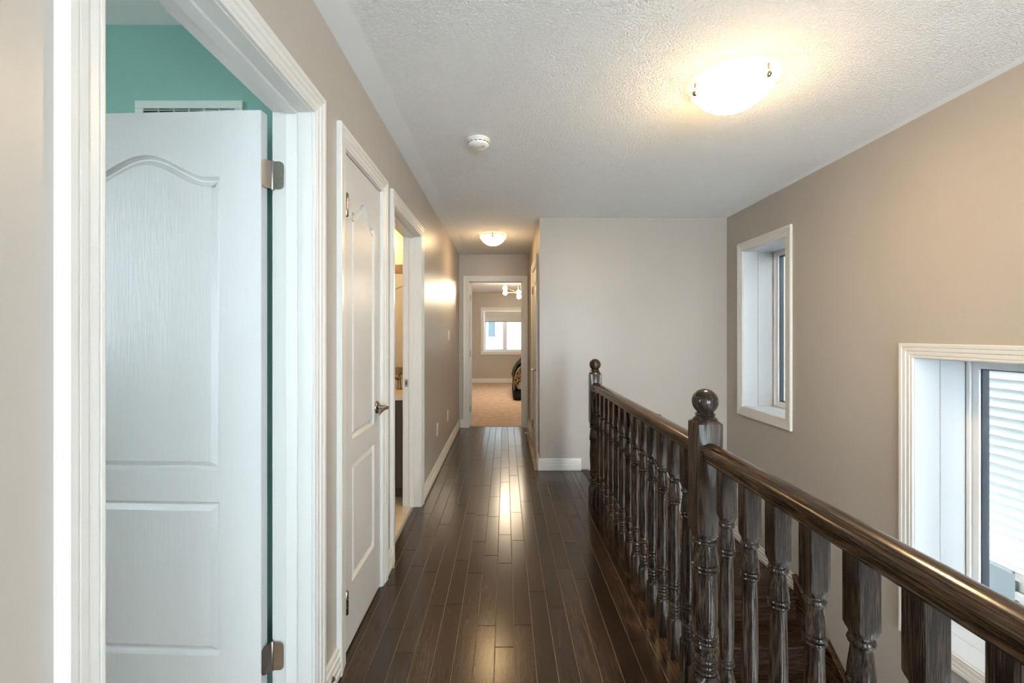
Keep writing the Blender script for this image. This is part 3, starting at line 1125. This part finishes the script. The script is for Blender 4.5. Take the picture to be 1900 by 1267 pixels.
def window(name, P, u0, u1, v0, v1, depth, label, mull=None, casing_mat=None, two=True):
    t = empty(name, P((u0 + u1) / 2, v0, 0))
    tag(t, label, kind='structure')
    inv = Matrix.Translation(-Vector(t.location))

    def part(nm, bm, m, par=None, sm=None):
        bm.transform(inv)
        return obj(nm, bm, m, par or t, sm)
    cm = casing_mat or M_TRIM
    cor = [(u0, v0), (u0, v1), (u1, v1), (u1, v0)]
    dirs = [(-1, -1), (-1, 1), (1, 1), (1, -1)]
    for i in range(4):
        j = (i + 1) % 4
        part('casing', sweep_seg(P, cor[i], cor[j], dirs[i], dirs[j], CASING), cm)
    dj = -depth
    cuts = [(0.0, dj * 0.5 + 0.001), (dj * 0.5 - 0.0015, dj)] if two else [(0.0, dj)]
    for a, b in cuts:
        e = 0.011
        part('jamb_board', pbox(bmesh.new(), P, u0 - e, u0, v0 - e, v1 + e, b, a, 0.0008), M_JAMB)
        part('jamb_board', pbox(bmesh.new(), P, u1, u1 + e, v0 - e, v1 + e, b, a, 0.0008), M_JAMB)
        part('jamb_board', pbox(bmesh.new(), P, u0, u1, v1, v1 + e, b, a, 0.0008), M_JAMB)
        part('jamb_board', pbox(bmesh.new(), P, u0, u1, v0 - e, v0, b, a, 0.0008), M_JAMB)

    def frame(nm, a0, a1, b0, b1, wd, w0, w1, m, bev=0.002, par=None):
        bm = bmesh.new()
        pbox(bm, P, a0, a0 + wd, b0, b1, w0, w1, bev)
        pbox(bm, P, a1 - wd, a1, b0, b1, w0, w1, bev)
        pbox(bm, P, a0 + wd, a1 - wd, b0, b0 + wd, w0, w1, bev)
        pbox(bm, P, a0 + wd, a1 - wd, b1 - wd, b1, w0, w1, bev)
        return part(nm, bm, m, par)
    frame('window_frame', u0, u1, v0, v1, 0.020, dj - 0.09, dj - 0.002, M_VINYL)
    sashes = [(u0 + 0.020, u1 - 0.020)] if mull is None else [(u0 + 0.020, mull - 0.02), (mull + 0.02, u1 - 0.020)]
    if mull is not None:
        part('mullion', pbox(bmesh.new(), P, mull - 0.02, mull + 0.02, v0 + .02, v1 - .02, dj - 0.09, dj - 0.002, .002), M_VINYL)
    for a, b in sashes:
        s = frame('sash', a, b, v0 + 0.020, v1 - 0.020, 0.030, dj - 0.07, dj - 0.018, M_VINYL)
        frame('gasket', a + 0.0301, b - 0.0301, v0 + 0.0501, v1 - 0.0501, 0.006, dj - 0.066, dj - 0.030, M_GASKET, 0.0, s)
        part('pane', pbox(bmesh.new(), P, a + 0.033, b - 0.033, v0 + 0.053, v1 - 0.053, dj - 0.052, dj - 0.048), M_GLASS, s)
    return t


window('window_1', PRW, *W1, 0.265, 'narrow white casement window high beside the stairwell corner')
window('window_2', PRW, *W2, 0.265, 'lower white casement window behind the handrail, siding outside')
w3 = window('window_3', PB, *BW, 0.12, 'double casement window in the far bedroom', mull=0.0, two=False)
PN = Plane('Y', -2.0, 1)
window('fill_window_6', PRW, *W7, 0.265, 'wide unseen window added low beside the stairs for fill daylight', mull=0.175)  # invented low side window, a daylight source for the stairwell
window('fill_window_4', PN, 0.012, 2.088, 0.032, 2.088, 0.02, 'wide unseen window added behind the viewer for fill daylight', mull=1.05, two=False)  # invented glazing behind the camera, main source of fill daylight
window('fill_window_5', PN, 0.962, 1.988, -2.488, -0.462, 0.02, 'unseen glazed opening added at the foot of the stairs for fill daylight', two=False)  # invented lower glazing, sends fill daylight upwards
# bedroom blind
bl = empty('roller_blind', (0, YB - 0.02, BW[3]))
tag(bl, 'half raised grey cellular blind in the bedroom window', 'blind')
obj('head_rail', bx(-0.545, 0.565, 0.02, 0.065, -0.045, -0.002, 0.004), M_VINYL, bl)
bm = bmesh.new()
rows = []
for k in range(31):
    z = -0.045 - k * 0.0085
    y = 0.030 + (0.010 if k % 2 else 0.0)
    rows.append([bm.verts.new((-0.545, y, z)), bm.verts.new((0.565, y, z)), bm.verts.new((0.565, 0.055 - (y - 0.03), z)), bm.verts.new((-0.545, 0.055 - (y - 0.03), z))])
for A, B in zip(rows, rows[1:]):
    for i in range(4):
        j = (i + 1) % 4
        bm.faces.new((A[i], A[j], B[j], B[i]))
bm.faces.new(rows[0]); bm.faces.new(rows[-1])
obj('shade_fabric', bm, M_SHADE, bl)
obj('bottom_rail', bx(-0.545, 0.565, 0.026, 0.060, -0.322, -0.300, 0.003), mat('blind_rail', (0.33, 0.29, 0.26), 0.5, var=.05), bl)

# ------------------------------------------------------------------ ceiling lamps


def dome_lamp(loc, label, m, r=0.165, rot=0.0):
    t = empty('ceiling_lamp', loc, rot)
    tag(t, label, 'ceiling lamp', 'dome ceiling lamps')
    pan = obj('ceiling_pan', lathe(bmesh.new(), [(0, 0), (r * .86, 0), (r * .86, -0.014), (r * .82, -0.022), (0, -0.024)], 40), M_PLASTIC, t, 40)
    prof = []
    sag = 0.092
    sr = (r * r + sag * sag) / (2 * sag)
    a0 = math.asin(r / sr)
    for k in range(15):
        a = a0 * (1 - k / 14)
        prof.append((sr * math.sin(a) if k < 14 else 0.0, -0.034 - sag + sr * (1 - math.cos(a))))
    obj('glass_dome', lathe(bmesh.new(), [(r * 0.985, -0.030), (r + 0.004, -0.030), (r + 0.004, -0.034)] + prof, 48, close=False), m, t, 50)
    obj('glow_block_disc', lathe(bmesh.new(), [(0.0, -0.026), (r * 0.96, -0.026), (r * 0.98, -0.031), (r * 0.90, -0.033), (0.0, -0.034)], 48), M_PLASTIC, t, 40)  # added disc closing the dome, blocks glow on the ceiling
    for k in range(3):
        a = R(120 * k)
        cx, cy = (r - 0.004) * math.cos(a), (r - 0.004) * math.sin(a)
        kn = obj('retaining_knob', lathe(bmesh.new(), [(0.0, -0.060), (0.008, -0.058), (0.013, -0.051), (0.013, -0.043), (0.008, -0.037), (0.004, -0.031), (0.004, -0.002), (0, -0.002)], 14, cx * 1.02, cy * 1.02),
                 M_BRONZE, t, 40)
    return t


dome_lamp((1.015, 2.03, HC), 'large glowing dome ceiling lamp above the stairwell', M_DOME, 0.165, R(-62))
dome_lamp((-0.135, 5.13, HC), 'smaller looking glowing dome lamp in the far corridor', M_DOME_C, 0.145, R(-90))
dome_lamp((0.60, -1.10, HC), 'unseen dome lamp added behind the viewer for fill light', M_DOME_FILL, 0.165, R(20))  # added out of view as fill, no such lamp is known

# smoke detector
sd = empty('smoke_detector', (-0.153, 2.63, HC))
tag(sd, 'round white smoke detector on the stippled ceiling', 'smoke detector')
obj('base_plate', lathe(bmesh.new(), [(0, 0), (0.064, 0), (0.066, -0.004), (0.066, -0.010), (0.062, -0.014), (0, -0.014)], 36), M_PLASTIC, sd, 35)
bo = obj('housing', lathe(bmesh.new(), [(0, -0.014), (0.060, -0.014), (0.060, -0.020), (0.057, -0.022), (0.057, -0.025), (0.060, -0.027), (0.058, -0.036), (0.050, -0.043), (0.030, -0.046), (0, -0.046)], 36), M_PLASTIC, sd, 35)
obj('test_button', lathe(bmesh.new(), [(0, -0.0455), (0.017, -0.0455), (0.017, -0.049), (0.014, -0.051), (0, -0.051)], 20, -0.004, -0.024), M_PLASTIC, bo, 35)
for k in range(14):
    a = 2 * PI * k / 14
    b_ = bx(0.0565, 0.0606, -0.008, 0.008, -0.0248, -0.0225)
    b_.transform(Matrix.Rotation(a, 4, 'Z'))
    obj('vent_slot', b_, M_DARK, bo)
obj('indicator', lathe(bmesh.new(), [(0, -0.0425), (0.003, -0.0425), (0.003, -0.0455), (0, -0.0455)], 10, 0.030, -0.022), M_DARK, bo)

# ------------------------------------------------------------------ switch and outlets


def plate(name, y, z, kind, label, cat):
    t = empty(name, (XL, y, z))
    tag(t, label, cat)
    obj('cover_plate', bx(0, 0.006, -0.036, 0.036, -0.058, 0.058, 0.003), M_PLASTIC, t, 35)
    if kind == 'switch':
        obj('rocker', bx(0.005, 0.011, -0.017, 0.017, -0.034, 0.034, 0.002), M_PLASTIC, t)
    else:
        for s in (-1, 1):
            f = obj('receptacle', bx(0.005, 0.008, -0.017, 0.017, s * 0.021 - 0.014, s * 0.021 + 0.014, 0.002), M_PLASTIC, t)
            for dy in (-0.006, 0.006):
                obj('slot', bx(0.0075, 0.0084, dy - 0.001, dy + 0.001, s * 0.021 - 0.004, s * 0.021 + 0.006), M_DARK, f)
    return t


plate('light_switch', 5.19, 1.303, 'switch', 'white light switch on the corridor left wall', 'light switch')
plate('wall_outlet', 5.12, 0.40, 'outlet', 'white wall outlet farther down the left wall, below the light switch', 'outlet')['group'] = 'wall outlets'
plate('wall_outlet', 4.33, 0.41, 'outlet', 'nearer white wall outlet, just past the bathroom doorway', 'outlet')['group'] = 'wall outlets'

# door stops on the baseboards
ds = empty('door_stop', (XL + 0.0155, 1.655, 0.058))
tag(ds, 'round chrome door stop on the baseboard beside the green room doorway', 'door stop')
M_CHROME = mat('chrome', (0.7, 0.7, 0.7), 0.12, 1.0, var=0.02)
obj('base', tube(bmesh.new(), [(0, 0, 0), (0.004, 0, 0), (0.007, 0, 0)], [0.011, 0.011, 0.007], 18), M_CHROME, ds, 40)
obj('tip', tube(bmesh.new(), [(0.0065, 0, 0), (0.012, 0, 0)], [0.006, 0.005], 14), M_DARK, ds, 40)
ds = empty('door_stop', (XH - 0.0135, 5.72, 0.075))
tag(ds, 'thin spring door stop sticking out of the corridor baseboard', 'door stop')
obj('spring', tube(bmesh.new(), [(0, 0, 0)] + [(-0.006 - 0.003 * k, 0, 0) for k in range(18)], [0.010] + [0.006 if k % 2 else 0.0048 for k in range(18)], 12), M_BRONZE, ds, 60)
obj('tip', tube(bmesh.new(), [(-0.055, 0, 0), (-0.068, 0, 0), (-0.072, 0, 0)], [0.008, 0.008, 0.005], 14), M_PLASTIC, ds, 40)

# ------------------------------------------------------------------ green room: air vent above the door
av = empty('air_vent', (-1.145, 1.655, 2.083))
tag(av, 'white metal air vent on the green wall above the door', 'air vent')
M_VENT = mat('vent_enamel', (0.62, 0.68, 0.62), 0.4, var=0.01)
bm = bmesh.new()
for a in ((-0.195, 0.195, 0.050, 0.078), (-0.195, 0.195, -0.078, -0.050), (-0.195, -0.165, -0.050, 0.050), (0.165, 0.195, -0.050, 0.050)):
    box(bm, a[0], a[1], -0.010, 0.0, a[2], a[3], 0.002)
obj('frame', bm, M_VENT, av)
obj('backing', bx(-0.165, 0.165, -0.002, 0.0, -0.050, 0.050), M_DARK, av)
for k in range(9):
    z = -0.044 + 0.011 * k
    b_ = bx(-0.165, 0.165, -0.0035, 0.0035, -0.0008, 0.0008)
    b_.transform(Matrix.Rotation(R(40), 4, 'X'))
    b_.transform(Matrix.Translation((0, -0.006, z)))
    obj('slat', b_, M_VENT, av)
for k in range(5):
    obj('divider', bx(-0.11 + 0.055 * k - 0.001, -0.11 + 0.055 * k + 0.001, -0.0095, -0.003, -0.05, 0.05), M_VENT, av)

# ------------------------------------------------------------------ bathroom
va = empty('bathroom_vanity', (-1.35, 4.10, 0))
tag(va, 'dark grey bathroom vanity cabinet seen through the bathroom doorway', 'vanity')
obj('body', bx(-0.54, 0.56, -0.50, 0, 0.09, 0.795, 0.002), M_CAB, va)
obj('toe_kick', bx(-0.54, 0.56, -0.44, 0, 0.007, 0.0895), M_CAB, va)
for k in range(3):
    x0 = -0.53 + 0.365 * k
    b_ = bmesh.new()
    box(b_, x0, x0 + 0.355, -0.508, -0.5005, 0.10, 0.785, 0.001)
    dd = obj('cabinet_door', b_, M_CAB, va)
    fr = bmesh.new()
    for q in ((x0, x0 + 0.06, 0.10, 0.785), (x0 + 0.295, x0 + 0.355, 0.10, 0.785), (x0 + 0.06, x0 + 0.295, 0.10, 0.17), (x0 + 0.06, x0 + 0.295, 0.715, 0.785)):
        box(fr, q[0], q[1], -0.520, -0.508, q[2], q[3], 0.0015)
    obj('door_frame', fr, M_CAB, dd)
    obj('pull', tube(bmesh.new(), [(x0 + 0.03, -0.521, 0.60), (x0 + 0.03, -0.545, 0.61), (x0 + 0.03, -0.545, 0.69), (x0 + 0.03, -0.521, 0.70)], 0.005, 8), M_STEEL, dd, 40)
ct = obj('counter_top', bx(-0.56, 0.58, -0.535, 0, 0.796, 0.828, 0.003), M_STONE, va)
obj('backsplash', bx(-0.56, 0.58, -0.016, 0, 0.829, 0.915, 0.002), M_STONE, va)
bas = obj('basin', lathe(bmesh.new(), [(0.0, 0.831), (0.10, 0.832), (0.17, 0.848), (0.205, 0.864), (0.212, 0.862), (0.20, 0.84), (0.16, 0.829), (0, 0.829)], 32, 0.05, -0.27), M_PLASTIC, va, 40)
fa = empty('faucet', (-0.93, 4.00, 0.829))
tag(fa, 'bronze bathroom faucet on the vanity counter', 'faucet')
obj('body', lathe(bmesh.new(), [(0, 0), (0.026, 0), (0.026, 0.008), (0.015, 0.014), (0.014, 0.10), (0.010, 0.115), (0, 0.117)], 18), M_BRONZE, fa, 40)
obj('spout', tube(bmesh.new(), [(0, 0, 0.085), (-0.02, -0.05, 0.105), (-0.035, -0.10, 0.095), (-0.04, -0.115, 0.075)], [0.011, 0.010, 0.010, 0.009], 12), M_BRONZE, fa, 50)
obj('handle', tube(bmesh.new(), [(0, 0, 0.116), (0.015, -0.02, 0.135), (0.03, -0.05, 0.15)], [0.007, 0.006, 0.005], 10), M_BRONZE, fa, 50)
mi = empty('bathroom_mirror', (-1.35, 4.099, 1.40))
tag(mi, 'brown framed mirror above the bathroom vanity', 'mirror')
obj('mirror_pane', bx(-0.50, 0.50, -0.012, -0.002, -0.38, 0.46), M_MIRROR, mi)
for q in ((-0.56, 0.56, 0.46, 0.54), (-0.56, 0.56, -0.45, -0.38), (-0.56, -0.50, -0.38, 0.46), (0.50, 0.56, -0.38, 0.46)):
    obj('frame_rail', bx(q[0], q[1], -0.028, 0, q[2], q[3], 0.003), M_FRAMEWOOD, mi)
bl2 = empty('vanity_light', (-1.35, 4.099, 2.20))
tag(bl2, 'lit three shade vanity light on the bathroom wall', 'wall lamp')
obj('back_plate', bx(-0.30, 0.30, -0.02, 0, -0.04, 0.04, 0.004), M_STEEL, bl2)
for k in (-1, 0, 1):
    obj('arm', tube(bmesh.new(), [(0.22 * k, -0.02, 0), (0.22 * k, -0.08, 0), (0.22 * k, -0.085, -0.03)], 0.007, 10), M_STEEL, bl2, 40)
    obj('glass_shade', lathe(bmesh.new(), [(0, -0.03), (0.025, -0.03), (0.035, -0.05), (0.052, -0.13), (0.050, -0.13), (0, -0.128)], 24, 0.22 * k, -0.085), M_BATHLAMP, bl2, 40)

# ------------------------------------------------------------------ bedroom: lamp and bed
ch = empty('globe_chandelier', (0.275, 9.40, HC))
tag(ch, 'brass ceiling light with glowing round globes in the far bedroom', 'chandelier')
obj('canopy', lathe(bmesh.new(), [(0, 0), (0.06, 0), (0.06, -0.01), (0.045, -0.025), (0, -0.028)], 24), M_BRASS, ch, 40)
obj('stem', lathe(bmesh.new(), [(0.006, -0.02), (0.006, -0.245), (0.011, -0.25), (0.030, -0.265), (0.034, -0.28), (0.028, -0.30), (0, -0.31)], 16, close=False), M_BRASS, ch, 40)
for (gx, gy, gz) in ((-0.275, -0.10, -0.185), (-0.270, 0.10, -0.262), (0.012, -0.05, -0.352), (0.27, -0.08, -0.19), (0.26, 0.16, -0.25), (0.02, 0.30, -0.23)):
    n_ = math.sqrt(gx * gx + gy * gy + (gz + .28) ** 2)
    e = Vector((gx, gy, gz)); s0 = Vector((0, 0, -0.28)); d = (e - s0).normalized()
    a = obj('arm', tube(bmesh.new(), [s0 + d * 0.02, s0.lerp(e, 0.5) + Vector((0, 0, 0.012)), e - d * 0.045], 0.006, 10), M_BRASS, ch, 40)
    bm = bmesh.new()
    bmesh.ops.create_icosphere(bm, subdivisions=3, radius=0.046, matrix=Matrix.Translation(e))
    obj('globe', bm, M_GLOBE, a, 180)
    obj('cup', tube(bmesh.new(), [e - d * 0.058, e - d * 0.044, e - d * 0.040], [0.010, 0.020, 0.018], 14), M_BRASS, a, 40)

bd = empty('bed', (1.35, 9.55, 0.004))
tag(bd, 'bed end with black and gold printed bedding past the bedroom door frame', 'bed')


def rounded_block(x0, x1, y0, y1, z0, z1, rad, sub=5):
    return bx_seg(x0, x1, y0, y1, z0, z1, rad, sub)


def bx_seg(x0, x1, y0, y1, z0, z1, rad, seg):
    bm = bmesh.new()
    g = bmesh.ops.create_cube(bm, size=1)
    for v in g['verts']:
        v.co = Vector(((x0 + x1) / 2 + v.co.x * (x1 - x0), (y0 + y1) / 2 + v.co.y * (y1 - y0), (z0 + z1) / 2 + v.co.z * (z1 - z0)))
    bmesh.ops.bevel(bm, geom=list(bm.edges), offset=rad, segments=seg, profile=0.5, affect='EDGES')
    return bm


obj('bed_base', bx_seg(-1.19, 0.95, -0.52, 0.95, 0.0, 0.20, 0.05, 4), M_BLACKCLOTH, bd, 60)
obj('mattress', bx_seg(-1.12, 0.95, -0.50, 0.93, 0.20, 0.50, 0.07, 4), M_SHADE, bd, 60)
# comforter draped over the foot
bm = bmesh.new()
rows = []
for j in range(17):
    y = -0.56 + 1.55 * j / 16
    row = []
    for i, (x, z) in enumerate(((-1.165, 0.14), (-1.175, 0.25), (-1.165, 0.38), (-1.13, 0.50), (-1.07, 0.60), (-0.98, 0.68), (-0.86, 0.70), (-0.5, 0.69), (0.2, 0.68), (0.9, 0.67))):
        e = 1.0 if 0 < j < 16 else 0.0
        row.append(bm.verts.new((x + 0.012 * math.sin(y * 13 + i), y, (z if e else z * 0.6) + 0.008 * math.sin(y * 9 + x * 8))))
    rows.append(row)
for A, B in zip(rows, rows[1:]):
    for i in range(len(A) - 1):
        bm.faces.new((A[i], A[i + 1], B[i + 1], B[i]))
bmesh.ops.solidify(bm, geom=list(bm.faces), thickness=0.02)
obj('comforter', bm, M_PRINT, bd, 60)
bm = bmesh.new()
rows = []
for j in range(9):
    y = 0.05 + 0.9 * j / 8
    rows.append([bm.verts.new((x, y + 0.01 * math.sin(x * 20), z)) for x, z in ((-1.20, 0.40), (-1.165, 0.53), (-1.09, 0.66), (-0.99, 0.77), (-0.86, 0.82), (-0.55, 0.81), (-0.3, 0.78))])
for A, B in zip(rows, rows[1:]):
    for i in range(len(A) - 1):
        bm.faces.new((A[i], A[i + 1], B[i + 1], B[i]))
bmesh.ops.solidify(bm, geom=list(bm.faces), thickness=0.035)
obj('throw_blanket', bm, M_BLACKCLOTH, bd, 60)

# ------------------------------------------------------------------ outside: the neighbour's wall beyond the stairwell windows
XN = 4.25
nh = empty('neighbour_house', (XN, 6.0, -3.4))
tag(nh, 'neighbouring house with white horizontal siding outside the stairwell windows', 'house')
NI = Matrix.Translation(-Vector(nh.location))


def npart(nm, bm, m, par=None):
    bm.transform(NI)
    return obj(nm, bm, m, par or nh)


npart('wall_core', bx(XN + 0.02, XN + 0.3, -2.4, 10.0, -3.4, 6.4), M_MORTAR)
npart('roof_edge', bx(XN - 0.35, XN + 0.3, -2.6, 10.2, 6.2, 6.4), M_VINYL)
npart('roof', prism([(XN - 0.35, 6.4), (XN + 3.2, 8.0), (XN + 3.2, 7.8), (XN + 0.3, 6.4)], lambda x, z: (x, -2.6, z), lambda x, z: (x, 10.2, z)), M_ROOF)
BH = 0.0815
bprof = [(0.02, 0.0), (-0.003, 0.0), (-0.009, 0.003), (-0.009, 0.011), (-0.004, 0.018), (0.005, 0.076), (0.008, 0.0800), (0.02, 0.0800)]
sbm = prism(bprof, lambda x, z: (x, -6.2, z), lambda x, z: (x, 6.2, z))
s0 = obj('siding_board', sbm, M_SIDING, nh)
SZ = -0.62
s0.location = (0, -2.2, SZ + 3.4)
for k in range(1, 84):
    o = link('siding_board', s0.data, None, nh)
    o.location = (0, -2.2, SZ + 3.4 + BH * k)
npart('starter_trim', bx(XN - 0.03, XN + 0.02, -2.4, 10.0, SZ - 0.03, SZ - 0.002, 0.003), M_VINYL)
bw = npart('basement_window', bx(XN - 0.005, XN + 0.03, 3.785, 4.9, -1.6, SZ - 0.06), M_DARKGLASS)
fr = bmesh.new()
for q in ((3.785, 4.9, SZ - 0.06, SZ - 0.031), (3.785, 4.9, -1.64, -1.60), (4.9, 4.94, -1.64, SZ - 0.031)):
    box(fr, XN - 0.03, XN + 0.02, q[0], q[1], q[2], q[3], 0.003)
npart('window_frame', fr, mat('grey_frame', (0.20, 0.23, 0.25), 0.4, var=0.03), bw)
bk = bx(-0.02, 0.02, -0.117, 0.117, -0.034, 0.034, 0.003)
b0 = None
for r_ in range(14):
    for k in range(6):
        y = 3.78 - 0.122 - 0.245 * k - (0.12 if r_ % 2 else 0)
        z = SZ - 0.03 - 0.042 - 0.080 * r_
        loc = (0.0, y - 6.0, z + 3.4)
        if b0 is None:
            b0 = obj('brick', bk, M_BRICK, nh)
            o = b0
        else:
            o = link('brick', b0.data, None, nh)
        o.location = loc
g = obj('ground', bx(-30, 40, -20, 45, -3.6, -3.4), M_GROUND)
tag(g, 'gravel ground outside the houses, paled to bounce daylight up', 'ground', kind='structure')

# house close behind the bedroom window
YO = 15.0
h2 = empty('rear_house', (0, YO, -3.4))
tag(h2, 'white sided house seen through the far bedroom window', 'house')
obj('wall', bx(-6, 4.2, 0.02, 4, 0, 9.6), M_SIDING, h2)
bm = bmesh.new()
for k in range(150):
    z = 0.3 + 0.062 * k
    v = [bm.verts.new(p) for p in ((-6, -0.016, z), (4.2, -0.016, z), (4.2, 0.016, z + 0.062), (-6, 0.016, z + 0.062), (-6, 0.018, z), (4.2, 0.018, z))]
    bm.faces.new((v[0], v[1], v[2], v[3]))
    bm.faces.new((v[4], v[5], v[1], v[0]))
sd2 = obj('siding', bm, M_SIDING, h2, recalc=False)
sd2['kind'] = 'stuff'
wo = obj('window', bx(-0.55, -0.32, -0.05, 0.0, 4.63, 5.25), M_DARKGLASS, h2)
fr = bmesh.new()
for q in ((-0.61, -0.55, 4.57, 5.31), (-0.32, -0.26, 4.57, 5.31), (-0.55, -0.32, 4.57, 4.63), (-0.55, -0.32, 5.25, 5.31)):
    box(fr, q[0], q[1], -0.08, 0.0, q[2], q[3], 0.004)
obj('window_trim', fr, M_VINYL, wo)
obj('roof', prism([(-0.4, 9.6), (2.0, 11.2), (4.4, 9.6)], lambda y, z: (-6.4, y, z), lambda y, z: (4.6, y, z)), M_ROOF, h2)
